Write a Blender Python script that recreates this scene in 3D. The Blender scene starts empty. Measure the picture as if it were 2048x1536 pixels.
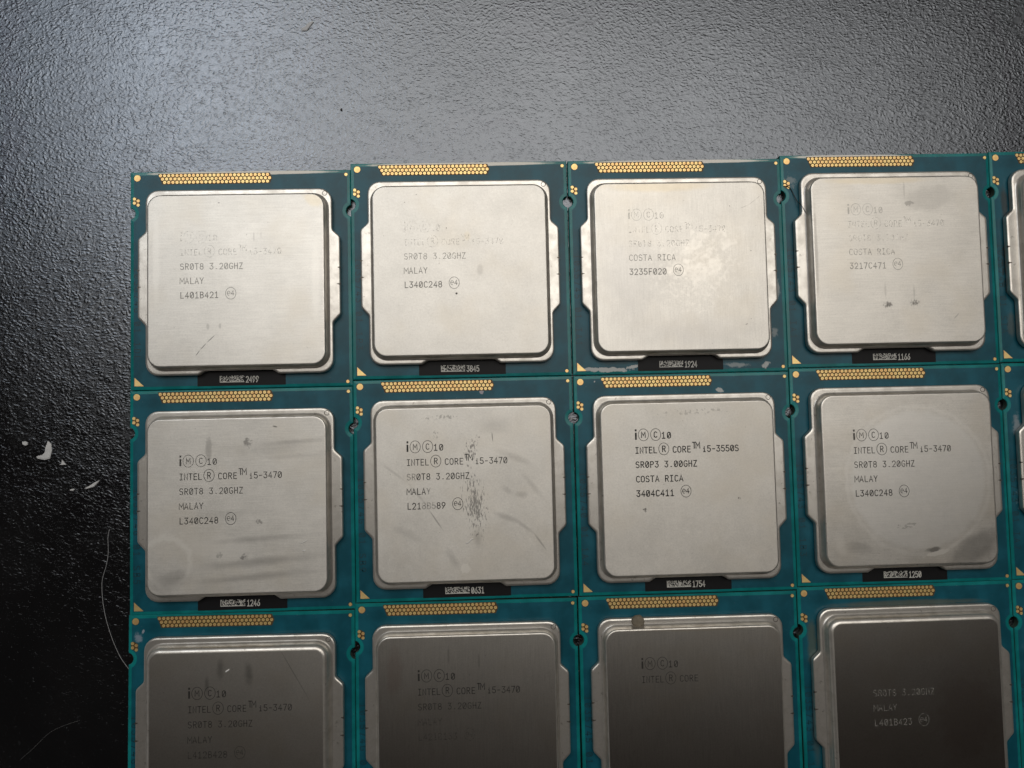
import bpy, bmesh, math, random
from mathutils import Matrix, Vector

MM = 0.001
scn = bpy.context.scene
COL = scn.collection
random.seed(7)

# ------------------------------------------------------------------ camera
F_PX = 1593.0
cam_d = bpy.data.cameras.new('camera')
cam_d.sensor_fit = 'HORIZONTAL'
cam_d.sensor_width = 36.0
cam_d.lens = F_PX / 2048.0 * 36.0
cam_d.clip_start = 0.005
cam_d.clip_end = 20.0
cam = bpy.data.objects.new('camera', cam_d)
COL.objects.link(cam)
TILT_X, TILT_Y, CAM_H = math.radians(2.97363), math.radians(-1.74223), 137.7038 * MM
R = Matrix.Rotation(TILT_Y, 4, 'Y') @ Matrix.Rotation(TILT_X, 4, 'X')
cam.matrix_world = Matrix.Translation((0, 0, CAM_H)) @ R
scn.camera = cam

# ------------------------------------------------------------------ world (dim room)
w = bpy.data.worlds.new('World')
scn.world = w
w.use_nodes = True
bg = w.node_tree.nodes['Background']
bg.inputs[1].default_value = 1.0
# the room: dim and brownish overhead, paler walls low down, palest to the back and left
_t = w.node_tree
_tc = _t.nodes.new('ShaderNodeTexCoord')
_sp = _t.nodes.new('ShaderNodeSeparateXYZ')
_t.links.new(_tc.outputs['Generated'], _sp.inputs[0])
_el = _t.nodes.new('ShaderNodeMapRange'); _el.interpolation_type = 'SMOOTHSTEP'
_t.links.new(_sp.outputs['Z'], _el.inputs[0])
_el.inputs[1].default_value, _el.inputs[2].default_value = 0.72, 0.25
_dir = _t.nodes.new('ShaderNodeVectorMath'); _dir.operation = 'DOT_PRODUCT'
_t.links.new(_tc.outputs['Generated'], _dir.inputs[0])
_dir.inputs[1].default_value = (-0.55, 0.83, 0.0)
_az = _t.nodes.new('ShaderNodeMapRange'); _az.interpolation_type = 'SMOOTHSTEP'
_t.links.new(_dir.outputs['Value'], _az.inputs[0])
_az.inputs[1].default_value, _az.inputs[2].default_value = -0.75, 0.6
_az.inputs[3].default_value, _az.inputs[4].default_value = 0.10, 1.0
_mu = _t.nodes.new('ShaderNodeMath'); _mu.operation = 'MULTIPLY'
_t.links.new(_el.outputs[0], _mu.inputs[0]); _t.links.new(_az.outputs[0], _mu.inputs[1])
_mx = _t.nodes.new('ShaderNodeMix'); _mx.data_type = 'RGBA'
_t.links.new(_mu.outputs[0], _mx.inputs[0])
_mx.inputs[6].default_value = (0.017, 0.0142, 0.0125, 1)
_mx.inputs[7].default_value = (0.19, 0.183, 0.172, 1)
_t.links.new(_mx.outputs[2], bg.inputs[0])

# ------------------------------------------------------------------ the lamp over the table, plus an added sheen lamp
def area_lamp(name, loc, aim, sx, sy, energy, color, spread, shape='RECTANGLE'):
    ld = bpy.data.lights.new(name, 'AREA')
    ld.shape = shape
    ld.size, ld.size_y = sx, sy
    ld.energy = energy
    ld.color = color
    ld.spread = math.radians(spread)
    o = bpy.data.objects.new(name, ld)
    COL.objects.link(o)
    o.location = loc
    o.rotation_euler = (Vector(aim) - Vector(loc)).to_track_quat('-Z', 'Y').to_euler()
    return o


area_lamp('ceiling_panel', (0.04, 0.188, 0.50), (0.015, 0.03, 0.0), 0.68, 0.35, 0.445, (1.0, 0.955, 0.885), 90)
area_lamp('sheen_lamp', (-0.26, 0.285, 0.50), (-0.06, 0.055, 0.0), 0.27, 0.20, 0.068, (0.84, 0.92, 1.0), 90, 'ELLIPSE')  # second lamp, added to give the table top its bluish sheen

scn.view_settings.view_transform = 'Standard'
scn.view_settings.look = 'None'
scn.view_settings.gamma = 1.0
scn.view_settings.exposure = 0.0
scn.view_settings.use_curve_mapping = False
scn.render.engine = 'CYCLES'
scn.cycles.use_denoising = True
scn.cycles.max_bounces = 6

# ------------------------------------------------------------------ node helpers
class NT:
    def __init__(s, name):
        s.m = bpy.data.materials.new(name)
        s.m.use_nodes = True
        s.t = s.m.node_tree
        s.b = s.t.nodes['Principled BSDF']
        s.out = s.t.nodes['Material Output']

    def node(s, kind, **kw):
        n = s.t.nodes.new(kind)
        for k, v in kw.items():
            setattr(n, k, v)
        return n

    def link(s, a, b):
        s.t.links.new(a, b)

    def put(s, sock, v):
        if isinstance(v, (int, float)):
            sock.default_value = v
        elif isinstance(v, (tuple, list)):
            sock.default_value = tuple(v) + ((1,) if len(v) == 3 and len(sock.default_value) == 4 else ())
        else:
            s.link(v, sock)

    def math(s, op, a, b=0.0, c=0.0, clamp=False):
        n = s.node('ShaderNodeMath', operation=op, use_clamp=clamp)
        s.put(n.inputs[0], a); s.put(n.inputs[1], b); s.put(n.inputs[2], c)
        return n.outputs[0]

    def ramp(s, v, a, b, lo=0.0, hi=1.0, smooth=True):
        n = s.node('ShaderNodeMapRange')
        n.interpolation_type = 'SMOOTHSTEP' if smooth else 'LINEAR'
        s.put(n.inputs[0], v); s.put(n.inputs[1], a); s.put(n.inputs[2], b)
        s.put(n.inputs[3], lo); s.put(n.inputs[4], hi)
        return n.outputs[0]

    def mix(s, f, a, b):
        n = s.node('ShaderNodeMix', data_type='RGBA')
        s.put(n.inputs[0], f); s.put(n.inputs[6], a); s.put(n.inputs[7], b)
        return n.outputs[2]

    def mixf(s, f, a, b):
        n = s.node('ShaderNodeMix', data_type='FLOAT')
        s.put(n.inputs[0], f); s.put(n.inputs[2], a); s.put(n.inputs[3], b)
        return n.outputs[0]

    def coords(s):                       # object space in millimetres
        tc = s.node('ShaderNodeTexCoord')
        mp = s.node('ShaderNodeMapping')
        mp.inputs['Scale'].default_value = (1000, 1000, 1000)
        s.link(tc.outputs['Object'], mp.inputs[0])
        return mp.outputs[0]

    def warp(s, P, loc=(0, 0, 0), rot=0.0, scale=(1, 1, 1), kind='POINT'):
        mp = s.node('ShaderNodeMapping', vector_type=kind)
        mp.inputs['Location'].default_value = loc
        mp.inputs['Rotation'].default_value = (0, 0, rot)
        mp.inputs['Scale'].default_value = scale
        s.link(P, mp.inputs[0])
        return mp.outputs[0]

    def noise(s, P, scale, detail=2.0, rough=0.5, dist=0.0, out=0):
        n = s.node('ShaderNodeTexNoise')
        s.link(P, n.inputs['Vector'])
        n.inputs['Scale'].default_value = scale
        n.inputs['Detail'].default_value = detail
        n.inputs['Roughness'].default_value = rough
        n.inputs['Distortion'].default_value = dist
        return n.outputs[out]

    def bump(s, h, dist_mm, strength=1.0, normal=None):
        n = s.node('ShaderNodeBump')
        n.inputs['Strength'].default_value = strength
        n.inputs['Distance'].default_value = dist_mm * MM
        s.link(h, n.inputs['Height'])
        if normal is not None:
            s.link(normal, n.inputs['Normal'])
        return n.outputs[0]

    def gloss_metal(s, color, rough, normal, dist='BECKMANN', dull=0.0):
        g = s.node('ShaderNodeBsdfGlossy', distribution=dist)
        s.put(g.inputs['Color'], color); s.put(g.inputs['Roughness'], rough); s.put(g.inputs['Normal'], normal)
        s.t.nodes.remove(s.b)
        if dull:
            d = s.node('ShaderNodeBsdfDiffuse')
            s.put(d.inputs['Color'], color); s.put(d.inputs['Normal'], normal)
            mx = s.node('ShaderNodeMixShader')
            mx.inputs[0].default_value = dull
            s.link(g.outputs[0], mx.inputs[1]); s.link(d.outputs[0], mx.inputs[2])
            s.link(mx.outputs[0], s.out.inputs[0])
        else:
            s.link(g.outputs[0], s.out.inputs[0])

    def gloss_coat(s, color, rough, normal, ior, tint=(1, 1, 1)):
        g = s.node('ShaderNodeBsdfGlossy', distribution='BECKMANN')
        d = s.node('ShaderNodeBsdfDiffuse')
        fr = s.node('ShaderNodeFresnel')
        fr.inputs['IOR'].default_value = ior
        s.put(g.inputs['Color'], tint); s.put(g.inputs['Roughness'], rough); s.put(g.inputs['Normal'], normal)
        s.put(d.inputs['Color'], color); s.put(d.inputs['Normal'], normal); s.put(fr.inputs['Normal'], normal)
        mx = s.node('ShaderNodeMixShader')
        s.link(fr.outputs[0], mx.inputs[0]); s.link(d.outputs[0], mx.inputs[1]); s.link(g.outputs[0], mx.inputs[2])
        s.t.nodes.remove(s.b)
        s.link(mx.outputs[0], s.out.inputs[0])

    def set(s, **kw):
        for k, v in kw.items():
            s.put(s.b.inputs[k.replace('_', ' ')], v)
        return s


def plain(name, col, rough=0.5, metal=0.0, spec=0.5):
    n = NT(name)
    n.set(Base_Color=col, Roughness=rough, Metallic=metal)
    n.b.inputs['Specular IOR Level'].default_value = spec
    return n.m


def stain_mask(n, P, st):
    """mask of one dirt mark. st = dict(c=(x,y), r=(rx,ry), rot, soft, amp, ns, kind)"""
    rx, ry = st['r']
    q = n.warp(P, (st['c'][0], st['c'][1], 0), math.radians(st.get('rot', 0)), (rx, ry, 1e6), 'TEXTURE')
    ln = n.node('ShaderNodeVectorMath', operation='LENGTH')
    n.link(q, ln.inputs[0])
    d = ln.outputs['Value']
    off = st['c'][0] * 3.1 + st['c'][1] * 1.7
    amp = st.get('amp', 0.5)
    if amp:
        nz = n.noise(n.warp(P, (off, 0, 0)), st.get('ns', 0.6), 4, 0.6)
        d = n.math('ADD', d, n.math('MULTIPLY', n.math('SUBTRACT', nz, 0.5), amp))
    kind = st.get('kind', 'blob')
    if kind == 'ring':
        wd = st.get('w', 0.05)
        m = n.ramp(n.math('ABSOLUTE', n.math('SUBTRACT', d, 1.0)), wd, 0.0)
    else:
        m = n.ramp(d, 1.0, 1.0 - st.get('soft', 0.6))
    if kind == 'speckle':
        sx, sy = st.get('sp', (2.0, 2.0))
        z = n.noise(n.warp(P, (off, off, 0), math.radians(st.get('srot', 0)), (sx, sy, 1)), 1.0, 3, 0.6)
        th = st.get('th', 0.58)
        # the further out, the fewer specks
        z = n.math('SUBTRACT', z, n.math('MULTIPLY', n.math('SUBTRACT', 1.0, m), 0.25))
        m = n.math('MULTIPLY', n.ramp(z, th, th + st.get('edge', 0.05)), n.ramp(m, 0.0, 0.25))
    return n.math('MULTIPLY', m, st.get('k', 0.6), clamp=True)


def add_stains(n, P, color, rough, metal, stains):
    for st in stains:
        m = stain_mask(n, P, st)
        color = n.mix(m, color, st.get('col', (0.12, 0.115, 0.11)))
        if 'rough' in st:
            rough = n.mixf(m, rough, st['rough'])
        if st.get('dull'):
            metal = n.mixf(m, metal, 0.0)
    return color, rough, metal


NICKEL = (0.645, 0.62, 0.58)


def lid_material(name, stains=(), grain='blast', rough=0.46, seed=0.0, mottle=0.20, tint=NICKEL, bump_mm=0.007, rough_var=0.08):
    n = NT(name)
    P0 = n.coords()
    P = n.warp(P0, (seed * 37.1, seed * 21.7, 0))
    big = n.noise(P, 0.16, 4, 0.6)
    mid = n.noise(P, 1.1, 4, 0.65)
    fine = n.noise(P, 3.6, 4, 0.75)
    sx, sy = {'blast': (1, 1), 'brush_h': (0.10, 2.2), 'brush_v': (2.2, 0.10)}[grain]
    streak = n.noise(n.warp(P, (0, 0, 0), 0, (sx, sy, 1)), 2.6, 4, 0.7)
    v = n.math('ADD', n.math('MULTIPLY', n.math('SUBTRACT', big, 0.5), mottle * 1.6),
               n.math('MULTIPLY', n.math('SUBTRACT', mid, 0.5), mottle))
    v = n.math('ADD', v, n.math('MULTIPLY', n.math('SUBTRACT', fine, 0.5), 0.42))
    v = n.math('ADD', v, n.math('MULTIPLY', n.math('SUBTRACT', streak, 0.5), 0.20 if grain == 'blast' else 0.38))
    br = n.math('ADD', v, 1.0)
    vm = n.node('ShaderNodeVectorMath', operation='SCALE')
    vm.inputs[0].default_value = tint
    n.link(br, vm.inputs['Scale'])
    col = vm.outputs[0]
    # yellowish tarnish in wide soft patches
    warm = n.ramp(n.noise(n.warp(P, (5, 9, 0)), 0.12, 2, 0.5), 0.45, 0.75, 0.0, 0.35)
    col = n.mix(warm, col, (0.60, 0.545, 0.46))
    # tiny pits
    pit = n.ramp(n.noise(n.warp(P, (3, 3, 0)), 2.3, 2, 0.5), 0.755, 0.80, 0.0, 0.55)
    col = n.mix(pit, col, (0.22, 0.20, 0.18))
    rg = n.math('ADD', rough, n.math('MULTIPLY', n.math('SUBTRACT', mid, 0.5), rough_var))
    col, rg, mt = add_stains(n, P0, col, rg, 1.0, stains)
    h = n.math('ADD', n.math('MULTIPLY', fine, 0.6), n.math('MULTIPLY', streak, 0.6))
    n.gloss_metal(col, rg, n.bump(h, bump_mm, 1.0))
    return n.m


def flange_material():
    n = NT('nickel_plated_rim')
    P = n.coords()
    info = n.node('ShaderNodeObjectInfo')
    sh = n.node('ShaderNodeVectorMath', operation='ADD')
    n.link(P, sh.inputs[0])
    cmb = n.node('ShaderNodeCombineXYZ')
    n.link(n.math('MULTIPLY', info.outputs['Random'], 400.0), cmb.inputs[0])
    n.link(cmb.outputs[0], sh.inputs[1])
    Q = sh.outputs[0]
    a = n.noise(Q, 0.5, 4, 0.6)
    f = n.noise(Q, 5.0, 3, 0.6)
    col = n.mix(n.ramp(a, 0.35, 0.7), (0.74, 0.71, 0.665), (0.60, 0.57, 0.525))
    grime = n.ramp(n.noise(n.warp(Q, (7, 2, 0)), 0.9, 4, 0.65), 0.62, 0.74, 0.0, 0.6)
    col = n.mix(grime, col, (0.26, 0.235, 0.20))
    rg = n.math('ADD', 0.34, n.math('MULTIPLY', n.math('SUBTRACT', a, 0.5), 0.2))
    n.gloss_metal(col, rg, n.bump(f, 0.012, 0.6), 'GGX', 0.15)
    return n.m


def mask_material(name, base, rough, stains=(), rg2=0.12):
    """solder mask lacquer: dielectric, slightly wavy"""
    n = NT(name)
    P = n.coords()
    f = n.noise(P, 3.0, 3, 0.6)
    b = n.noise(P, 0.25, 3, 0.55)
    hi = tuple(min(1, c * 1.25 + 0.002) for c in base)
    lo = tuple(c * 0.8 for c in base)
    col = n.mix(n.ramp(b, 0.3, 0.7), lo, hi)
    # fine dust
    dust = n.ramp(n.noise(n.warp(P, (11, 4, 0)), 2.6, 2, 0.5), 0.735, 0.77, 0.0, 0.3)
    col = n.mix(dust, col, (0.30, 0.33, 0.34))
    rg = n.math('ADD', rough, n.math('MULTIPLY', n.math('SUBTRACT', b, 0.5), 0.10))
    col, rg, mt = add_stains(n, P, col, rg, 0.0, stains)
    n.set(Base_Color=col, Roughness=rg, Normal=n.bump(f, 0.02, 0.25))
    n.b.inputs['Specular IOR Level'].default_value = 0.35
    return n.m


def gold_material():
    n = NT('gold_plating')
    P = n.coords()
    a = n.noise(P, 1.3, 2, 0.5)
    col = n.mix(n.ramp(a, 0.4, 0.66), (0.98, 0.74, 0.33), (0.95, 0.60, 0.26))
    n.set(Base_Color=col, Roughness=0.44, Metallic=0.9)
    return n.m


def table_material():
    n = NT('black_grained_plastic')
    P = n.coords()
    lo = n.noise(P, 0.045, 2, 0.5, out=1)
    sub = n.node('ShaderNodeVectorMath', operation='MULTIPLY_ADD')
    n.link(lo, sub.inputs[0]); sub.inputs[1].default_value = (5, 5, 0); n.link(P, sub.inputs[2])
    md = n.noise(sub.outputs[0], 0.55, 2, 0.5, out=1)
    sub2 = n.node('ShaderNodeVectorMath', operation='MULTIPLY_ADD')
    n.link(md, sub2.inputs[0]); sub2.inputs[1].default_value = (1.3, 1.3, 0); n.link(sub.outputs[0], sub2.inputs[2])
    Q = n.warp(sub2.outputs[0], (0, 0, 0), math.radians(14), (0.82, 1.2, 1))
    vo = n.node('ShaderNodeTexVoronoi', feature='SMOOTH_F1')
    n.link(Q, vo.inputs['Vector'])
    vo.inputs['Scale'].default_value = 1.85
    vo.inputs['Smoothness'].default_value = 0.35
    cell = n.ramp(vo.outputs['Distance'], 0.15, 0.62, 1.0, 0.0)
    nz = n.noise(Q, 2.7, 3, 0.6)
    fine = n.noise(P, 6.0, 2, 0.6)
    h = n.math('ADD', n.math('MULTIPLY', cell, 0.5), n.math('MULTIPLY', nz, 0.9))
    h = n.math('ADD', h, n.math('MULTIPLY', fine, 0.10))
    patch = n.noise(P, 0.06, 4, 0.6)
    col = n.mix(n.ramp(patch, 0.35, 0.7), (0.0035, 0.0037, 0.0042), (0.0065, 0.0065, 0.007))
    rg = n.ramp(patch, 0.3, 0.7, 0.22, 0.29)
    n.gloss_coat(col, rg, n.bump(h, 0.038, 1.0), 2.25, (0.84, 0.90, 1.0))
    return n.m


# ------------------------------------------------------------------ mesh helpers
def link_obj(name, me, parent=None, mats=()):
    o = bpy.data.objects.new(name, me)
    COL.objects.link(o)
    if parent is not None:
        o.parent = parent
    for i, m in enumerate(mats):
        if i >= len(me.materials):
            me.materials.append(m)
        o.material_slots[i].link = 'OBJECT'
        o.material_slots[i].material = m
    return o


def finish(bm, name, smooth_deg=None):
    bmesh.ops.recalc_face_normals(bm, faces=bm.faces[:])
    if smooth_deg is not None:
        lim = math.radians(smooth_deg)
        for f in bm.faces:
            f.smooth = True
        for e in bm.edges:
            if len(e.link_faces) == 2 and e.calc_face_angle(0) > lim:
                e.smooth = False
    bmesh.ops.scale(bm, vec=(MM, MM, MM), verts=bm.verts[:])
    me = bpy.data.meshes.new(name)
    bm.to_mesh(me)
    bm.free()
    return me


def rrect(x0, x1, y0, y1, r, seg=7):
    pts = []
    for cx, cy, a0 in ((x1 - r, y1 - r, 0), (x0 + r, y1 - r, 90), (x0 + r, y0 + r, 180), (x1 - r, y0 + r, 270)):
        for k in range(seg + 1):
            a = math.radians(a0 + 90 * k / seg)
            pts.append((cx + r * math.cos(a), cy + r * math.sin(a)))
    return pts


def fillet(poly, seg=5):
    """poly = [(x, y, radius)] -> rounded outline"""
    out = []
    n = len(poly)
    for i in range(n):
        p = Vector(poly[i][:2]); a = Vector(poly[i - 1][:2]); b = Vector(poly[(i + 1) % n][:2])
        r = poly[i][2]
        u = (a - p).normalized(); v = (b - p).normalized()
        ang = u.angle(v)
        if r <= 0 or ang > math.pi - 1e-3:
            out.append((p.x, p.y)); continue
        t = min(r / math.tan(ang / 2), (a - p).length * 0.49, (b - p).length * 0.49)
        r = t * math.tan(ang / 2)
        c = p + (u + v).normalized() * (r / math.sin(ang / 2))
        s = p + u * t; e = p + v * t
        a0 = math.atan2(s.y - c.y, s.x - c.x); a1 = math.atan2(e.y - c.y, e.x - c.x)
        d = (a1 - a0 + math.pi) % (2 * math.pi) - math.pi
        for k in range(seg + 1):
            q = a0 + d * k / seg
            out.append((c.x + r * math.cos(q), c.y + r * math.sin(q)))
    return out


def loft(bm, rings, cap_top=True, cap_bottom=False, mat=0):
    """rings = [(points2d, z)] with equal counts"""
    vs = [[bm.verts.new((x, y, z)) for x, y in pts] for pts, z in rings]
    k = len(vs[0])
    for a, b in zip(vs[:-1], vs[1:]):
        for i in range(k):
            f = bm.faces.new((a[i], a[(i + 1) % k], b[(i + 1) % k], b[i]))
            f.material_index = mat
    if cap_top:
        f = bm.faces.new(vs[-1]); f.material_index = mat
    if cap_bottom:
        f = bm.faces.new(vs[0][::-1]); f.material_index = mat
    return vs


def disc(bm, x, y, r, z0, z1, seg=14, mat=0, ry=None):
    ry = ry or r
    pts = [(x + r * math.cos(2 * math.pi * k / seg), y + ry * math.sin(2 * math.pi * k / seg)) for k in range(seg)]
    loft(bm, [(pts, z0), (pts, z1)], mat=mat)


# ------------------------------------------------------------------ stroke lettering
def arc(cx, cy, rx, ry, a0, a1, k=8):
    return [(cx + rx * math.cos(math.radians(a0 + (a1 - a0) * i / k)),
             cy + ry * math.sin(math.radians(a0 + (a1 - a0) * i / k))) for i in range(k + 1)]

OVAL = arc(.31, .70, .27, .30, 0, 180, 8) + arc(.31, .30, .27, .30, 180, 360, 8) + [(.58, .70)]
G = {
 '0': [OVAL, [(.16, .20), (.46, .80)]],
 '1': [[(.12, .80), (.33, 1), (.33, 0)], [(.10, 0), (.56, 0)]],
 '2': [arc(.31, .71, .26, .29, 165, -35, 9) + [(.06, 0), (.58, 0)]],
 '3': [[(.06, 1), (.55, 1), (.28, .60)] + arc(.30, .30, .27, .30, 85, -160, 10)],
 '4': [[(.44, 0), (.44, 1), (.04, .30), (.60, .30)]],
 '5': [[(.54, 1), (.12, 1), (.09, .57)] + arc(.30, .31, .28, .31, 110, -155, 10)],
 '6': [[(.48, 1), (.14, .50)] + arc(.31, .29, .26, .29, 150, -210, 14)],
 '7': [[(.05, 1), (.57, 1), (.22, 0)]],
 '8': [arc(.31, .76, .23, .24, 0, 360, 14), arc(.31, .27, .27, .27, 0, 360, 14)],
 '9': [[(.14, 0), (.48, .50)] + arc(.31, .71, .26, .29, -30, 330, 14)],
 'A': [[(.02, 0), (.31, 1), (.60, 0)], [(.12, .32), (.50, .32)]],
 'B': [[(.08, 0), (.08, 1), (.34, 1)] + arc(.34, .77, .21, .23, 90, -90, 6) + [(.08, .54), (.34, .54)] + arc(.34, .27, .25, .27, 90, -90, 6) + [(.08, 0)]],
 'C': [arc(.34, .66, .28, .34, 35, 180, 7) + arc(.34, .34, .28, .34, 180, 325, 7)],
 'D': [[(.08, 0), (.08, 1), (.28, 1)] + arc(.28, .5, .30, .5, 90, -90, 9) + [(.08, 0)]],
 'E': [[(.56, 1), (.10, 1), (.10, 0), (.57, 0)], [(.10, .52), (.50, .52)]],
 'F': [[(.56, 1), (.10, 1), (.10, 0)], [(.10, .52), (.48, .52)]],
 'G': [arc(.34, .66, .28, .34, 35, 180, 7) + arc(.34, .34, .28, .34, 180, 330, 7) + [(.59, .45), (.36, .45)]],
 'H': [[(.07, 0), (.07, 1)], [(.55, 0), (.55, 1)], [(.07, .52), (.55, .52)]],
 'I': [[(.31, 0), (.31, 1)], [(.10, 0), (.52, 0)], [(.10, 1), (.52, 1)]],
 'L': [[(.10, 1), (.10, 0), (.57, 0)]],
 'M': [[(-.04, 0), (-.02, 1), (.32, .36), (.66, 1), (.68, 0)]],
 'N': [[(.07, 0), (.07, 1), (.55, 0), (.55, 1)]],
 'O': [OVAL],
 'P': [[(.08, 0), (.08, 1), (.34, 1)] + arc(.34, .74, .24, .26, 90, -90, 7) + [(.08, .48)]],
 'R': [[(.08, 0), (.08, 1), (.34, 1)] + arc(.34, .75, .23, .25, 90, -90, 7) + [(.08, .50)], [(.30, .50), (.58, 0)]],
 'S': [arc(.31, .75, .25, .25, 30, 230, 9) + arc(.31, .26, .27, .26, 60, -150, 10)],
 'T': [[(.31, 0), (.31, 1)], [(.03, 1), (.59, 1)]],
 'Y': [[(.03, 1), (.31, .48), (.59, 1)], [(.31, .48), (.31, 0)]],
 'Z': [[(.06, 1), (.56, 1), (.06, 0), (.58, 0)]],
 '-': [[(.10, .46), (.50, .46)]],
 '.': [[(.24, .07), (.38, .07)]],
 'i': [[(.31, 0), (.31, .56), (.18, .56)], [(.31, .74), (.31, .86)], [(.16, 0), (.46, 0)]],
 'e': [[(.10, .36), (.54, .36)] + arc(.32, .36, .25, .36, 0, 285, 12)],
}


class Ink:
    """collects flat strokes; each stroke sits a hair above the last so none share a plane"""
    def __init__(s, z):
        s.bm = bmesh.new(); s.z = z; s.n = 0
        s.lay = s.bm.faces.layers.float.new('wear')
        s.tone = s.bm.faces.layers.float.new('tone')

    def stroke(s, pts, width, wear=1.0, tone=0.0):
        pts = [Vector(p) for p in pts]
        pts = [p for i, p in enumerate(pts) if i == 0 or (p - pts[i - 1]).length > 1e-5]
        if len(pts) < 2:
            return
        closed = (pts[0] - pts[-1]).length < 1e-4
        z = s.z + 0.0004 * (s.n % 24); s.n += 1
        L, Rr = [], []
        for i, p in enumerate(pts):
            if closed:
                a = pts[i - 1] if i else pts[-2]
                b = pts[i + 1] if i < len(pts) - 1 else pts[1]
            else:
                a = pts[i - 1] if i else p; b = pts[i + 1] if i < len(pts) - 1 else p
            d1 = (p - a).normalized() if (p - a).length else (b - p).normalized()
            d2 = (b - p).normalized() if (b - p).length else d1
            t = (d1 + d2)
            t = t.normalized() if t.length > 1e-6 else d1
            nrm = Vector((-t.y, t.x))
            c = max(0.5, abs(t.dot(d1)))
            q = p.copy()
            if not closed and i == 0: q -= d2 * width * .4
            if not closed and i == len(pts) - 1: q += d1 * width * .4
            L.append(s.bm.verts.new((*(q + nrm * width / 2 / c), z)))
            Rr.append(s.bm.verts.new((*(q - nrm * width / 2 / c), z)))
        for i in range(len(pts) - 1):
            f = s.bm.faces.new((Rr[i], Rr[i + 1], L[i + 1], L[i]))
            f[s.lay] = wear; f[s.tone] = tone

    def glyph(s, ch, x, y, h, sx=1.0, width=.12, wear=1.0, tone=0.0, mat=None):
        for pl in G.get(ch, ()):
            pts = [(x + p[0] * h * sx, y + p[1] * h) for p in pl]
            if mat is not None:
                pts = [(mat @ Vector((*p, 0)))[:2] for p in pts]
            s.stroke(pts, width, wear, tone)

    def text(s, t, x, y, h, pitch, sx=1.0, width=.12, wear=1.0, tone=0.0, mat=None, drop=()):
        for i, ch in enumerate(t):
            wv = wear * (0.55 if i in drop else 1.0)
            s.glyph(ch, x + i * pitch, y, h, sx, width, wv, tone, mat)

    def mesh(s, name):
        bmesh.ops.scale(s.bm, vec=(MM, MM, MM), verts=s.bm.verts[:])
        me = bpy.data.meshes.new(name)
        s.bm.to_mesh(me); s.bm.free()
        return me


def ink_material():
    """laser marking worn away in places (mesh attribute says how worn each line is)"""
    n = NT('laser_marking')
    P = n.coords()
    info = n.node('ShaderNodeObjectInfo')
    cmb = n.node('ShaderNodeCombineXYZ')
    n.link(n.math('MULTIPLY', info.outputs['Random'], 300.0), cmb.inputs[0])
    sh = n.node('ShaderNodeVectorMath', operation='ADD')
    n.link(P, sh.inputs[0]); n.link(cmb.outputs[0], sh.inputs[1])
    wr = n.node('ShaderNodeAttribute', attribute_name='wear')
    tn = n.node('ShaderNodeAttribute', attribute_name='tone')
    nz = n.noise(sh.outputs[0], 2.2, 4, 0.7)
    # wear 1 -> fully there, wear 0.3 -> broken traces
    lo = n.math('SUBTRACT', 0.78, n.math('MULTIPLY', wr.outputs['Fac'], 0.75))
    a = n.ramp(n.math('SUBTRACT', nz, lo), -0.06, 0.12)
    a = n.math('MULTIPLY', a, n.math('POWER', wr.outputs['Fac'], 1.3), clamp=True)
    col = n.mix(tn.outputs['Fac'], (0.035, 0.034, 0.033), (0.85, 0.83, 0.78))  # tone pales the ink: faded lines, and a glint painted into the lettering
    n.set(Base_Color=col, Roughness=0.55, Metallic=0.3, Alpha=a)
    n.b.inputs['Specular IOR Level'].default_value = 0.3
    return n.m


# ------------------------------------------------------------------ processor geometry (millimetres)
HW, HT, HB = 18.735, 18.73, 18.73
ZB = 1.2          # board top
ZF = 2.45         # rim top
ZL = 4.15         # lid top
NOTCH_Y = 11.55


def board_outline(ins, nr):
    """outline with a half-round notch in each side; same vertex count for every inset"""
    x, yt, yb = HW - ins, HT - ins, HB - ins
    cx = HW + 0.2
    dx = cx - x
    a0 = math.acos(min(1, dx / nr))
    pts = [(-x, yt), (x, yt)]
    right = [(cx + nr * math.cos(math.pi - t), NOTCH_Y + nr * math.sin(math.pi - t))
             for t in [a0 - 2 * a0 * k / 12 for k in range(13)]]
    right = [(cx - nr * math.cos(t), NOTCH_Y + nr * math.sin(t)) for t in [a0 - 2 * a0 * k / 12 for k in range(13)]]
    pts += right + [(x, -yb), (-x, -yb)]
    pts += [(-px, py) for px, py in right[::-1]]
    return pts[::-1]


def make_board_mesh():
    bm = bmesh.new()
    o = board_outline(0.0, 1.0)
    o2 = board_outline(0.10, 1.08)
    i1 = board_outline(0.56, 1.62)
    vs = loft(bm, [(o, 0.0), (o, ZB - 0.13), (o2, ZB - 0.03), (i1, ZB)], cap_top=True, cap_bottom=True)
    k = len(o)
    for f in bm.faces:
        zs = [v.co.z for v in f.verts]
        if max(zs) - min(zs) > 0.5 or max(zs) < 0.01:
            f.material_index = 2              # cut fibreglass edge / underside
        elif min(zs) > ZB - 0.001:
            f.material_index = 0
        else:
            f.material_index = 1
    return finish(bm, 'circuit_board')


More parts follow.
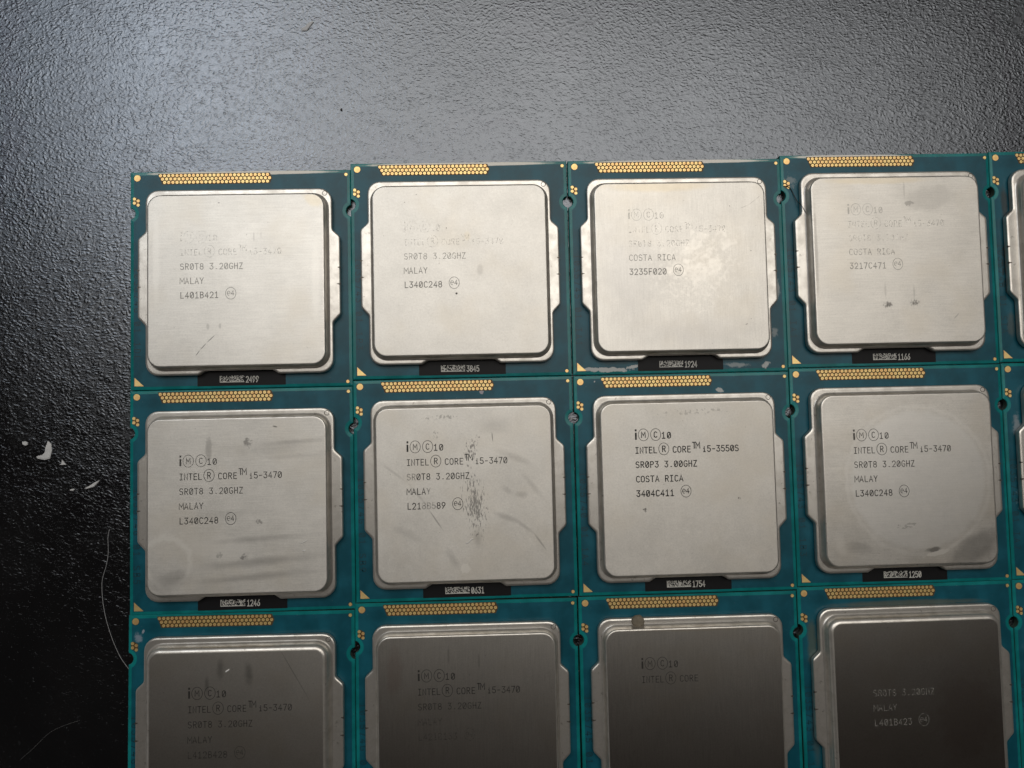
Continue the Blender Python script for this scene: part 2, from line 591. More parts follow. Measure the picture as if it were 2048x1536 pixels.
def make_pads():
    bm = bmesh.new()
    p = 0.70
    x0, y0 = -13.65, 18.07
    rows = [(0, 27), (0.5, 27), (1.0, 26)]
    ys = [y0, y0 - 0.585, y0 - 1.17]
    # bare copper ground under the pads
    q = [(x0 - .42, y0 + .34), (x0 + 1.0 * p - .40, ys[2] - .36), (x0 + 26 * p + .40, ys[2] - .36),
         (x0 + 26.5 * p + .45, ys[1]), (x0 + 26 * p + .40, y0 + .34)]
    loft(bm, [(q, ZB - .01), (q, ZB + 0.012)], mat=1)
    for (o, c), y in zip(rows, ys):
        for i in range(c):
            disc(bm, x0 + (i + o) * p, y, .268, ZB, ZB + .045, 14, 0)
            disc(bm, x0 + (i + o) * p + .02, y - .01, .07, ZB, ZB + .052, 6, 2)
    return finish(bm, 'contact_pads')


def make_cluster():
    bm = bmesh.new()
    pts = [(-18.04, 14.08), (-17.43, 13.74), (-18.05, 13.38), (-17.43, 13.03)]
    q = [(-18.3, 14.3), (-18.3, 13.2), (-17.5, 12.75), (-17.15, 12.9), (-17.15, 13.95), (-17.8, 14.35)]
    loft(bm, [(q, ZB - .01), (q, ZB + .012)], mat=1)
    for x, y in pts:
        disc(bm, x, y, .268, ZB, ZB + .045, 14, 0)
    return finish(bm, 'pad_cluster')


def make_disc_mesh(name, x, y, r, halo):
    bm = bmesh.new()
    disc(bm, x, y, r + halo, ZB - .03, ZB + .012, 24, 1)
    disc(bm, x, y, r, ZB, ZB + .04, 24, 0)
    return finish(bm, name)


def make_triangle():
    bm = bmesh.new()
    q = [(-18.0, -18.05), (-16.45, -18.05), (-18.0, -16.60)]
    loft(bm, [(q, ZB - .03), (q, ZB + .04)])
    return finish(bm, 'corner_triangle')


def make_spreader(edge=0.26, top_drop=0.0):
    bm = bmesh.new()
    c = 0.9
    poly = [(-15.7, 15.2, 2.1), (-15.7, 8.05, .8), (-17.0, 6.85, .9), (-17.0, -6.55, .9), (-15.7, -7.95, .8),
            (-15.7, -16.45, 2.2), (-6.95, -16.45, .5), (-5.25, -15.45, .3), (5.0, -15.45, .3), (6.55, -16.45, .5),
            (15.7, -16.45, 2.2), (15.7, -7.95, .8), (17.0, -6.55, .9), (17.0, 6.85, .9), (15.7, 8.05, .8), (15.7, 15.2, 2.1)]
    # two small shear marks on each ear
    out = fillet(poly)
    sx = [(math.copysign(1, x), y) for x, y in out]

    def inset(d):
        res = []
        n = len(out)
        for i in range(n):
            p = Vector(out[i]); a = Vector(out[i - 1]); b = Vector(out[(i + 1) % n])
            d1 = (p - a); d2 = (b - p)
            n1 = Vector((-d1.y, d1.x)).normalized() if d1.length > 1e-6 else Vector((0, 0))
            n2 = Vector((-d2.y, d2.x)).normalized() if d2.length > 1e-6 else n1
            m = (n1 + n2)
            m = m.normalized() if m.length > 1e-6 else n1
            res.append(tuple(p + m * d))
        return res
    # poly runs counter-clockwise from the top left, so the left normal points inwards
    under = inset(0.45)
    loft(bm, [(under, ZB + 0.01), (under, ZB + .24), (out, ZB + .26), (out, ZF - .22), (inset(.05), ZF - .09),
              (inset(.16), ZF - .015), (inset(.32), ZF), (inset(.5), ZF)], mat=1)
    # the raised lid
    x0, x1, y0, y1, r = -14.75, 14.75, -15.2, 13.85, 2.2

    def rr(d):
        return rrect(x0 + d, x1 - d, y0 + d, y1 - d, max(.3, r - d), 9)
    e = edge
    rings = [(rr(-.55), ZF - .05), (rr(-.50), ZF + .006), (rr(-.38), ZF + .05), (rr(-.25), ZF + .16), (rr(-.14), ZF + .40), (rr(-.05), ZF + .9), (rr(0.0), ZL - e)]
    for k in range(1, 5):
        a = math.radians(90 * k / 4)
        rings.append((rr(e * (1 - math.cos(a))), ZL - e + e * math.sin(a)))
    rings.append((rr(e + .12), ZL))
    loft(bm, rings, mat=1)
    for f in bm.faces:
        if min(v.co.z for v in f.verts) > ZL - 0.004:
            f.material_index = 0
    # round registration mark stamped in the rim corner
    for r0, r1 in ((.44, .33),):
        k = 20
        cx, cy = 14.54, 14.30
        o = [(cx + r0 * math.cos(2 * math.pi * i / k), cy + r0 * math.sin(2 * math.pi * i / k)) for i in range(k)]
        m_ = [(cx + (r0 + r1) / 2 * math.cos(2 * math.pi * i / k), cy + (r0 + r1) / 2 * math.sin(2 * math.pi * i / k)) for i in range(k)]
        n_ = [(cx + r1 * math.cos(2 * math.pi * i / k), cy + r1 * math.sin(2 * math.pi * i / k)) for i in range(k)]
        loft(bm, [(o, ZF - .01), (m_, ZF + .06), (n_, ZF - .01)], cap_top=False, mat=2)
    # nicks on the ears
    for s in (-1, 1):
        for y, l in ((1.5, .45), (-1.35, .6)):
            x = s * 17.0
            q = [(x + s * .03, y + .12), (x - s * l, y + .03), (x - s * l * .9, y - .05), (x + s * .03, y - .22)]
            loft(bm, [(q, ZF - .3), (q, ZF + .012)], mat=2)
    return finish(bm, 'heat_spreader', 32)


def make_label_mesh():
    bm = bmesh.new()
    q = [(-7.48, -18.27), (7.38, -18.27), (7.38, -14.2), (-7.48, -14.2)]
    loft(bm, [(q, ZB - .03), (q, ZB + .018)])
    return finish(bm, 'code_label')


def make_code_patch(seed):
    """light printed block of random specks (carries no data)"""
    rnd = random.Random(seed)
    bm = bmesh.new()
    x0, x1, y0, y1 = -3.73, .40, -17.70, -16.58
    z = ZB + .022
    nx, ny = 34, 9
    dx, dy = (x1 - x0) / nx, (y1 - y0) / ny
    for i in range(nx):
        for j in range(ny):
            solid = j == 0 or i == 0
            if solid or rnd.random() < .50:
                x, y = x0 + i * dx, y0 + j * dy
                bm.faces.new([bm.verts.new((a, b, z)) for a, b in ((x, y), (x + dx * .97, y), (x + dx * .97, y + dy * .97), (x, y + dy * .97))])
    return finish(bm, 'print_patch')


def marking_mesh(x0, y2, lines, bold=1.0):
    """five marked lines. lines: {no: dict(text, wear, tone, drop)}; line 1 = symbols, 2 = first text line"""
    ink = Ink(ZL + .008)
    h, pt, ls, wd = .98, .812, 2.41, .125 * bold
    def opt(l): return dict(wear=l.get('wear', 1), tone=l.get('tone', 0))
    def ell(cx, cy, o, rx=.86, ry=1.0):
        ink.stroke(arc(cx, cy, rx, ry, 0, 360, 28), .085, **o)
    if 1 in lines:
        o = opt(lines[1]); y = y2 + ls
        ink.stroke([(x0 + .18, y - .02), (x0 + .18, y + .93)], .30, **o)
        ink.stroke([(x0 + .18, y + 1.40), (x0 + .18, y + 1.50)], .30, **o)
        ell(x0 + 1.46, y + .66, o); ink.glyph('M', x0 + 1.17, y + .22, .90, .98, wd, **o)
        ell(x0 + 3.53, y + .66, o); ink.glyph('C', x0 + 3.22, y + .20, .92, .98, wd, **o)
        ink.text('10', x0 + 4.55, y, h, .93, 1, wd * 1.1, **o)
    if 2 in lines:
        l = lines[2]; o = opt(l); y = y2
        ink.text('INTEL', x0, y, h, pt * .94, 1, wd, drop=l.get('drop', ()), **o)
        ell(x0 + 4.84, y + .63, o); ink.glyph('R', x0 + 4.55, y + .16, .96, .98, wd, **o)
        if l.get('upto', 9) > 1:
            ink.text('CORE', x0 + 6.35, y, h, pt, 1, wd, **o)
        if l.get('upto', 9) > 2:
            ink.glyph('T', x0 + 9.72, y + .62, 1.0, .9, wd * 1.1, **o)
            ink.glyph('M', x0 + 10.33, y + .62, 1.0, .9, wd * 1.1, **o)
            ink.text(l['text'], x0 + 11.4, y, h, pt * .97, 1, wd, **o)
    for k in (3, 4, 5):
        if k in lines:
            l = lines[k]; o = opt(l); y = y2 - ls * (k - 2)
            ink.text(l['text'], x0, y, h, pt, 1, wd * (1.12 if k == 5 else 1), drop=l.get('drop', ()), **o)
            if k == 5 and l.get('e4', 1):
                ex = x0 + 8.35
                ell(ex, y + .70, o, .86, 1.0)
                ink.glyph('e', ex - .66, y + .36, .98, 1, wd * .72, **o)
                ink.glyph('4', ex + .04, y + .36, .80, 1, wd * .85, **o)
    return ink.mesh('laser_marking')


def side_text_mesh(t):
    """lettering under the lacquer, reading down the left edge"""
    ink = Ink(ZB + .004)
    m = Matrix.Translation((-18.08, 2.2, 0)) @ Matrix.Rotation(math.radians(-90), 4, 'Z')
    ink.text(t, 0, 0, 1.05, 1.16, 1.05, .15, mat=m)
    return ink.mesh('part_number')


# ------------------------------------------------------------------ shared materials
M_RIM = flange_material()
M_GOLD = gold_material()
M_COPPER = plain('bare_copper', (0.10, 0.052, 0.010), 0.5, 0.1)
M_PROBE = plain('probe_mark', (0.62, 0.43, 0.19), 0.5, 0.6)
M_RINGC = (0.006, 0.20, 0.205)
M_EDGE = plain('fibreglass_edge', (0.045, 0.075, 0.055), 0.7)
M_LABEL = plain('black_ink', (0.005, 0.005, 0.0065), 0.5, 0, 0.25)
M_PRINT = plain('white_print', (0.62, 0.61, 0.57), 0.6)
M_NICK = plain('stamped_nick', (0.12, 0.105, 0.09), 0.45, 0.7)
M_INK = ink_material()
M_TRACE = plain('sunk_lettering', (0.004, 0.045, 0.062), 0.4)
PCB = (0.004, 0.090, 0.130)
M_RING = mask_material('teal_lacquer_border', M_RINGC, 0.20)

# ------------------------------------------------------------------ table
bm = bmesh.new()
loft(bm, [(rrect(-450, 450, -330, 330, 12), -25), (rrect(-450, 450, -330, 330, 12), -1.5),
          (rrect(-448.5, 448.5, -328.5, 328.5, 10.5), 0.0)], cap_top=True, cap_bottom=True)
table = link_obj('table_top', finish(bm, 'table_top'), None, [table_material()])
table['kind'] = 'structure'
table['label'] = 'black grained plastic table top under everything'

# ------------------------------------------------------------------ processors
ME_BOARD = make_board_mesh()
ME_PADS = make_pads()
ME_CLUST = make_cluster()
ME_ROUND = make_disc_mesh('round_pad', -17.57, 17.68, .54, .06)
ME_DOT1 = make_disc_mesh('small_pad', 18.0, 17.9, .27, .05)
ME_DOT2 = make_disc_mesh('small_pad', 17.88, -17.96, .27, .05)
ME_TRI = make_triangle()
ME_SPR = make_spreader(.24)
ME_SPR_SOFT = make_spreader(.75)
ME_LABEL = make_label_mesh()

GREY = (0.20, 0.19, 0.18)
DARK = (0.10, 0.095, 0.09)
PALE = (0.80, 0.77, 0.72)
YEL = (0.66, 0.57, 0.42)
WHITE = (0.62, 0.63, 0.62)


def B(c, r, rot=0, **k):
    return dict(c=c, r=r, rot=rot, **k)


def seg(a, b, w, **k):
    dx, dy = b[0] - a[0], b[1] - a[1]
    return dict(c=((a[0] + b[0]) / 2, (a[1] + b[1]) / 2), r=(math.hypot(dx, dy) / 2 * 1.15, w),
                rot=math.degrees(math.atan2(dy, dx)), **k)


def path(pts, w, **k):
    return [seg(a, b, w, **k) for a, b in zip(pts[:-1], pts[1:])]


def lines(name, country, batch, speed='SR0T8 3.20GHZ', w=(1, 1, 1, 1, 1), t=(0, 0, 0, 0, 0), only=(1, 2, 3, 4, 5), **ex):
    tx = {1: '', 2: name, 3: speed, 4: country, 5: batch}
    d = {k: dict(text=tx[k], wear=w[k - 1], tone=t[k - 1]) for k in only}
    for k, v in ex.items():
        d[int(k[1])].update(v)
    return d


I = 'i5-3470'
SPEC = [
 dict(k='11', pos=(-42.16, 25.04, 1.32), code='2499', side='I03574G 01 1DL', grain='brush_h', rough=0.460,
      label='processor with a short dark diagonal scratch on its lid, 2499 on its strip',
      mark=(-9.23, 3.57, lines(I, 'MALAY', 'L401B421', w=(.36, .42, .66, .66, .72), t=(.65, .5, .42, .38, .32))),
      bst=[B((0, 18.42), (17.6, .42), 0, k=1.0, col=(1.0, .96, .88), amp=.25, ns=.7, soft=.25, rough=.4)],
      st=path([(-6.75, -13.4), (-6.0, -12.4), (-4.9, -11.2), (-3.5, -9.9)], .07, amp=0, soft=.5, k=.9, col=(.06, .06, .055))
        + [B((13.1, 12.8), (2.6, 1.6), -30, k=.5, col=YEL, amp=.8), B((-4.7, -8.5), (.35, .7), k=.35, col=GREY), B((-2.7, -8.4), (.3, .6), k=.35, col=GREY),
           B((-2.8, 12.4), (.2, .12), k=.7, col=DARK), B((-13.2, 3), (.8, 9), 0, k=.35, col=PALE, amp=.6), B((13.2, -1), (.9, 9), 0, k=.3, col=PALE, amp=.6),
           B((3.0, 6.6), (.12, 1.0), 0, k=.4, col=GREY), B((4.2, 6.8), (.1, .7), 0, k=.3, col=GREY)]),
 dict(k='12', pos=(-4.69, 26.93, 1.32), code='3845', side='I035743 01 1P3', grain='blast', rough=0.490,
      label='pale grainy processor with one dark dot below its circled mark, 3845 on its strip',
      mark=(-9.42, 3.66, lines(I, 'MALAY', 'L340C248', w=(.38, .40, .54, .66, .76), t=(.65, .55, .45, .38, .3))),
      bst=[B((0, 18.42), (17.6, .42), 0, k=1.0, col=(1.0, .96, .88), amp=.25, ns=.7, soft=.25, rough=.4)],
      st=[B((-.7, -4.7), (.24, .26), k=.95, col=(.03, .03, .03), amp=.5, ns=3), B((-2.2, 6.5), (.15, .2), k=.6, col=DARK), B((-7.2, 12.3), (.13, .13), k=.7, col=DARK),
          B((1.3, 5.1), (.7, 1.0), k=.3, col=YEL), B((3.3, -.7), (.7, 1.3), k=.25, col=GREY), B((-9.2, 11.0), (.15, .12), k=.6, col=DARK), B((-12.8, 5.3), (.1, .1), k=.6, col=DARK)]),
 dict(k='13', pos=(33.0, 27.78, 1.28), code='1924', side='I035745 01 IA1', grain='brush_v', rough=0.460,
      label='processor with pale cloudy blotches on its lid and white paste along its front edge',
      mark=(-8.97, 5.22, lines(I, 'COSTA RICA', '3235F020', w=(.5, .42, .42, .58, .72), t=(1, 1, .5, .42, .34))),
      st=[B((2.5, -1.5), (14, 12), 25, kind='speckle', sp=(1.5, 1.5), th=.40, edge=.2, k=.36, col=(.86, .82, .76), amp=.5, soft=.9), B((3, 1), (11, 9), 25, kind='speckle', sp=(.45, .45), th=.42, edge=.14, k=.42, col=(.86, .82, .76), amp=.5, soft=.9), B((-9, -3), (9, 14), 10, k=.30, col=(.45, .44, .44), amp=.6, ns=.3, soft=.9), B((2, -12), (14, 4), 0, k=.30, col=(.45, .44, .44), amp=.6, ns=.3, soft=.9),
          B((-3.4, 13.2), (12, 1.3), 0, k=.55, col=YEL, amp=.5), B((12.0, 1.8), (.13, .13), k=.8, col=DARK), B((8.6, 9.6), (.12, .12), k=.8, col=DARK)]
        + path([(10.2, 9.1), (11.8, 9.7), (13.2, 10.7), (13.9, 11.3)], .06, amp=0, soft=.6, k=.55, col=GREY)
        + [B((10.8, -10.8), (.35, .12), 30, k=.7, col=GREY), B((11.6, -9.9), (.12, .1), k=.7, col=GREY)],
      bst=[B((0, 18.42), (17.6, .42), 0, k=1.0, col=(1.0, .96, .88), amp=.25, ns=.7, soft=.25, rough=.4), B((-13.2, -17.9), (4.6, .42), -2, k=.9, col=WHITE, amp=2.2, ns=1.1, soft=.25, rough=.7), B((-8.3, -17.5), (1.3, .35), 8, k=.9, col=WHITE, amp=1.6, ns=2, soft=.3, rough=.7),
           B((9.6, -17.5), (2.6, .5), -3, k=.5, col=WHITE, amp=1.6, ns=1.4, rough=.7), B((14.9, -17.6), (.9, .55), 35, k=.85, col=WHITE, amp=1.5, ns=2, soft=.4, rough=.7),
           B((17.3, -4.4), (.6, 2.2), 0, k=.6, col=WHITE, amp=2.0, ns=1.2, rough=.7), B((16.6, -12), (.7, 1.2), 0, k=.4, col=WHITE, amp=1.8, ns=1.6, rough=.7)]),
 dict(k='14', pos=(70.48, 29.15, 1.33), code='1166', side='I035743 01 IA1', grain='brush_h', rough=0.450,
      label='processor with two small dark smudges on its lid and a dark hair beside it',
      mark=(-8.47, 5.1, lines(I, 'COSTA RICA', '3217C471', w=(.6, .46, .38, .5, .6), t=(1, .95, .6, .48, .44))),
      st=[B((-2.2, -8.3), (1.1, 1.1), 0, kind='speckle', sp=(2.6, 1.6), th=.34, edge=.28, k=.85, col=DARK, amp=.7, soft=.9),
          B((2.6, -8.2), (1.7, 1.0), 0, kind='speckle', sp=(2.4, 1.6), th=.34, edge=.28, k=.85, col=DARK, amp=.7, soft=.9),
          B((-2.5, -5.9), (.25, 1.8), 0, k=.25, col=GREY), B((2.5, -6.3), (.2, 1.6), 0, k=.3, col=GREY), B((2.3, 9.1), (1.2, .6), 0, kind='speckle', sp=(2.6, 2), th=.38, k=.4, col=DARK),
          B((1.6, 11.5), (.2, 2.2), 0, k=.25, col=GREY), B((-3, 13.2), (12, .9), 0, k=.5, col=YEL, amp=.5), B((9.7, -10.6), (.8, .14), 45, k=.45, col=GREY),
          B((-14.2, 1.0), (.4, 10), 0, k=.4, col=GREY, amp=.7), B((6, 10), (6, 3), 10, k=.2, col=GREY, amp=.8)],
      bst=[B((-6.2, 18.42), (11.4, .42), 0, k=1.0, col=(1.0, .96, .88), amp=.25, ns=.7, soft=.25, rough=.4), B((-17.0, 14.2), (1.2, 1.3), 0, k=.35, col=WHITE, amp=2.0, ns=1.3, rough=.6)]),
 dict(k='15', pos=(108.0, 30.2, 1.33), code='2071', side='I03574B 01 SIA', grain='brush_v', rough=0.450, mesh='soft',
      label='top row processor cut off by the right edge, grey paste along its board',
      mark=(-9.0, 4.0, lines(I, 'MALAY', 'L340C248', w=(.4, .4, .5, .6, .6))), st=[B((-13.5, -13.4), (1.4, 1.4), k=.7, col=(.08, .06, .055))],
      bst=[B((-16.4, 9), (.9, 4.5), 3, k=.8, col=(.03, .035, .035), amp=.8), B((-17.0, -2), (.75, 6), 0, kind='speckle', sp=(2.2, .9), th=.44, k=.8, col=(.02, .02, .02), amp=.5),
           B((-16.4, -12), (.9, 3), 0, k=.55, col=(.10, .11, .10), amp=1.0)]),
 dict(k='21', pos=(-41.34, -12.52, 1.33), code='1246', side='I03574G 01 SB5', grain='brush_h', rough=0.560,
      label='processor with wavy horizontal smears across its lid, 1246 on its strip',
      mark=(-9.38, 3.74, lines(I, 'MALAY', 'L340C248', w=(.74, .88, .76, .72, .80))),
      st=[B((9.5, 9.6), (7, .6), 3, k=.32, col=GREY, amp=.5, ns=.4, soft=.95), B((5, 8.6), (9, 2.2), 2, k=.20, col=GREY, amp=.6, ns=.3, soft=.95), B((9.5, 7.2), (6.5, .5), 2, k=.2, col=GREY, amp=.5, ns=.4, soft=.95),
          B((1.9, 9.6), (1.2, 1.2), 0, kind='speckle', sp=(1.5, 2), th=.34, edge=.28, k=.6, col=DARK), B((-4.6, 8.8), (.7, 2.8), 0, k=.4, col=GREY, amp=1.2, ns=1.2),
          B((3.6, -3.4), (.8, .8), 0, kind='speckle', sp=(2, 2), th=.34, edge=.28, k=.55, col=DARK), B((1.1, -9.1), (1.0, .8), 20, kind='speckle', sp=(2, 2), th=.34, edge=.28, k=.75, col=DARK),
          B((-2.9, -8.8), (.7, .8), 0, kind='speckle', sp=(2, 2), th=.34, edge=.28, k=.55, col=DARK), B((6.3, 12.2), (.5, .16), -15, k=.75, col=DARK),
          B((-3.0, -7.5), (7.5, 2.6), -6, k=.30, col=PALE, amp=.8, ns=.4), B((3, -10.0), (13, 1.1), 4, k=.44, col=GREY, amp=.6, ns=.35, soft=.95), B((3, -12.4), (13, .9), 4, k=.40, col=GREY, amp=.6, ns=.35, soft=.95),
          B((-11.5, -9.5), (3.6, 4.0), 30, kind='ring', w=.22, k=.5, col=PALE, amp=.7), B((-11.0, -12.6), (4.5, 2.4), 20, k=.40, col=GREY, amp=.8, ns=.5, soft=.9),
          B((4, -6.2), (11, .8), 3, k=.34, col=GREY, amp=.6, ns=.35, soft=.95), B((-2, -2.0), (10, 1.0), 2, k=.14, col=GREY, amp=.6, soft=.95)]),
 dict(k='22', pos=(-3.81, -10.67, 1.42), code='0631', side='I03574G 01 SB9', grain='blast', rough=0.530,
      label='processor with a crackled dark vertical band on its lid, 0631 on its strip',
      mark=(-9.56, 4.22, lines(I, 'MALAY', 'L218B589', w=(1, 1, .95, .95, .9), _3=dict(drop=(0, 1)), _4=dict(drop=(4,)), _5=dict(drop=(3, 4, 5)))),
      st=[B((1.7, -2.4), (3.4, 9.0), 6, kind='speckle', sp=(4.8, 1.15), srot=0, th=.435, edge=.07, k=.72, col=(.15, .145, .14), amp=.4, soft=1.0),
          B((1.2, 6.5), (2.2, 5.5), -18, kind='speckle', sp=(4.2, 1.5), th=.475, edge=.06, k=.7, col=(.13, .12, .115), amp=.5, soft=1.0),
          B((-3.8, 12.1), (5.0, .7), 2, kind='speckle', sp=(2.5, 1.8), th=.52, edge=.08, k=.55, col=GREY, amp=.4), B((5, 10.5), (4, 2), 0, k=.22, col=GREY, amp=.6, soft=.95),
          B((-4.7, 9.2), (.7, 1.3), 0, kind='speckle', sp=(3, 2), th=.5, k=.5, col=GREY), B((4.8, 8.6), (.13, 1.1), 5, k=.6, col=DARK, amp=.5)]
        + path([(5.0, 6.6), (12.1, 3.5)], .9, k=.26, col=GREY, amp=.5, ns=.5, soft=.95) + path([(5.8, .6), (8.2, -1.0), (10.8, -1.2)], .8, k=.28, col=GREY, amp=.5, ns=.5, soft=.95)
        + path([(4.2, -3.8), (9.4, -5.7)], .75, k=.34, col=GREY, amp=.5, ns=.5, soft=.95) + path([(8.2, -5.2), (11.6, -7.7)], .5, k=.32, col=GREY, amp=.4, ns=.6, soft=.9) + path([(11.2, -7.3), (13.5, -10.6)], .22, k=.5, col=GREY, amp=.3, soft=.8)
        + path([(-14.1, 4.9), (-9.5, 1.4), (-6.2, -2.6)], .32, k=.26, col=GREY, amp=.4, soft=.9) + path([(-6.2, -2.9), (-3.7, -6.7)], .16, k=.55, col=GREY, amp=.6)
        + path([(-12.8, -5.5), (-6.8, -8.6)], 1.1, k=.22, col=GREY, amp=.6, ns=.4, soft=.95) + path([(9.0, 3.4), (13.6, -2.6)], .7, k=.22, col=GREY, amp=.5, ns=.5, soft=.95)
        + [B((-2.2, -11.4), (.9, 2.6), 30, k=.26, col=GREY, amp=.5, soft=.95), B((-.2, -13.0), (.9, .9), 20, k=.5, col=PALE, amp=1.4, ns=1.4, soft=.3), B((2.0, -8.2), (1.1, 2.0), 10, k=.3, col=DARK, amp=.7, soft=.95)],
      bst=[B((3.1, 16.4), (.4, .5), 30, k=.95, col=(.45, .42, .47), amp=1.3, ns=2, soft=.2, rough=.7)]),
 dict(k='23', pos=(33.89, -9.81, 1.37), code='1754', side='I035740 01 1A4', grain='blast', rough=0.520,
      label='clean processor with crisp black lettering ending in 3404C411, 1754 on its strip',
      mark=(-8.97, 5.33, lines('i5-3550S', 'COSTA RICA', '3404C411', 'SR0P3 3.00GHZ'), 1.25),
      st=[B((-7.6, -4.2), (.65, .5), 0, kind='speckle', sp=(3, 3), th=.45, k=.8, col=DARK), B((8.4, -2.6), (.35, .35), 0, kind='speckle', sp=(3, 3), th=.43, k=.8, col=DARK),
          B((-.5, -8.0), (.45, .4), k=.35, col=PALE), B((1.4, -8.1), (.45, .35), k=.3, col=PALE), B((0, 12.2), (12, 1.0), 0, kind='speckle', sp=(1.5, 1.5), th=.55, k=.35, col=GREY)],
      bst=[B((6.6, 15.8), (.8, .45), -10, k=.85, col=WHITE, amp=1.6, ns=1.6, soft=.25, rough=.7), B((-15.1, 17.7), (.12, .2), -30, k=.9, col=WHITE, soft=.3, amp=.3)]),
 dict(k='24', pos=(71.45, -8.43, 1.33), code='1250', side='I035743 01 1B3', grain='brush_h', rough=0.430,
      label='processor with a big round residue disc on its lid, 1250 on its strip',
      mark=(-9.36, 3.9, lines(I, 'MALAY', 'L340C248', w=(.78, .82, .78, .80, .86), _2=dict(drop=()))),
      st=[B((1.5, -.8), (12.2, 12.3), 0, k=.45, col=(.80, .79, .77), amp=.10, soft=.10), B((1.5, -.8), (12.3, 12.4), 0, kind='ring', w=.05, k=.25, col=(.85, .83, .80), amp=.10, ns=.5),
          B((3.6, -12.6), (1.6, .55), 12, k=.7, col=DARK, amp=1.0, ns=1), B((4.2, -13.2), (2.8, .45), 12, k=.95, col=PALE, amp=1.4, ns=1.5, soft=.3), B((7.5, -11.7), (2.4, .4), 30, k=.5, col=PALE, amp=1.2, ns=1.2),
          B((-12.2, -11.3), (1.2, 2.6), 10, k=.35, col=PALE, amp=1.0), B((-9, -12), (3, 1.4), -10, k=.25, col=GREY, amp=1.0), B((-.8, -8.5), (3, .7), 5, kind='speckle', sp=(1, 2), th=.5, k=.4, col=GREY),
          B((11, -12.4), (6.5, 2.8), 30, k=.5, col=GREY, amp=.5)]),
 dict(k='25', pos=(109.0, -7.45, 1.3), code='3317', side='I035743 01 IA7', grain='brush_v', rough=0.430, mesh='soft',
      label='middle row processor cut off by the right edge, rim and gold pads showing',
      mark=(-9.0, 4.0, lines(I, 'MALAY', 'L340C248', w=(.5, .5, .5, .6, .6))), st=[],
      bst=[B((-16.5, 8), (.9, 2.5), 0, k=.7, col=(.30, .33, .36), amp=1.6, ns=1.4, rough=.6), B((-16.9, -3), (.8, 6), 0, kind='speckle', sp=(1.4, 1.4), th=.5, k=.5, col=(.16, .25, .28))]),
 dict(k='31', pos=(-40.75, -50.05, .95), code='1802', side='I03574G 01 SB2', grain='blast', rough=0.445, mesh='soft',
      label='bottom row processor with a softly rounded bright back edge, first from the left',
      mark=(-7.81, 3.52, lines(I, 'MALAY', 'L412B428', w=(.80, .70, .66, .60, .56))),
      st=[B((-2.6, 10.4), (.9, 2.4), 0, k=.4, col=DARK, amp=.8, ns=.9, soft=.95), B((2.0, 9.6), (1.0, 2.6), 0, k=.42, col=DARK, amp=.8, ns=.9, soft=.95), B((-4.8, 7.8), (.5, 2.0), 0, k=.4, col=DARK, amp=.7, soft=.95),
          B((9.5, 9), (6, .12), -60, k=.4, col=DARK, amp=0), B((11, 6), (3, 5), 0, k=.2, col=PALE, amp=1.0)],
      bst=[B((-16.6, -4), (1.1, 11), 0, k=.6, col=(.05, .05, .045), amp=.8, ns=.7), B((-17.1, 15.0), (.9, .9), 20, k=.7, col=(.30, .36, .44), amp=1.8, ns=1.4, rough=.6), B((-16.3, 16.0), (.25, .5), -20, k=.8, col=(.4, .44, .5), amp=1.2, ns=2)]),
 dict(k='32', pos=(-3.2, -48.33, 1.13), code='0977', side='I03574G 01 SB4', grain='brush_v', rough=0.410,
      label='bottom row processor with clean narrow rim, left of the one with a paste lump',
      mark=(-8.1, 4.28, lines(I, 'MALAY', 'L421B133', w=(.82, .78, .60, .46, .42))),
      st=[B((-11.9, 8), (1.6, 5), 0, k=.3, col=(.45, .33, .29), amp=.8), B((-3, 10.5), (.25, 1.8), 0, k=.35, col=GREY, amp=.8), B((2, 9.5), (.25, 1.8), 0, k=.3, col=GREY, amp=.8)]),
 dict(k='33', pos=(34.54, -47.42, 1.31), code='2210', side='I035745 01 1A6', grain='brush_v', rough=0.385,
      label='bottom row processor with a dried paste lump on its yellowed back rim',
      mark=(-8.85, 5.07, lines(I, 'COSTA RICA', '3235F020', w=(.72, .64, .3, .3, .3), only=(1, 2), _2=dict(upto=2))), st=[B((0, 13.6), (13, .6), 0, k=.3, col=YEL, amp=.5)]),
 dict(k='34', pos=(72.19, -45.96, 1.49), code='0540', side='I035743 01 1B1', grain='blast', rough=0.360, mesh='soft',
      label='bottom row processor with muddy brown residue around its rim',
      mark=(-7.75, 3.42, lines(I, 'MALAY', 'L401B423', w=(.3, .3, .48, .50, .52), t=(.4, .4, .5, .5, .5), only=(3, 4, 5))),
      st=[B((8, -3), (7, 10), 0, k=.3, col=(.40, .30, .27), amp=.8)],
      bst=[B((0, 15.5), (16, .7), 0, k=.5, col=(.16, .13, .07), amp=.6, ns=.6), B((-16.5, 9), (1.1, 5.5), 0, k=.7, col=(.10, .12, .09), amp=.8, ns=.7), B((-16.5, -5), (1.0, 7), 0, k=.4, col=(.10, .08, .05), amp=.8)]),
 dict(k='35', pos=(109.75, -44.95, 1.4), code='1419', side='I035743 01 1B6', grain='blast', rough=0.350,
      label='bottom row processor almost wholly cut off by the right edge',
      mark=(-8.5, 4.0, lines(I, 'MALAY', 'L340C248', w=(.4, .4, .4, .4, .4))), st=[]),
]

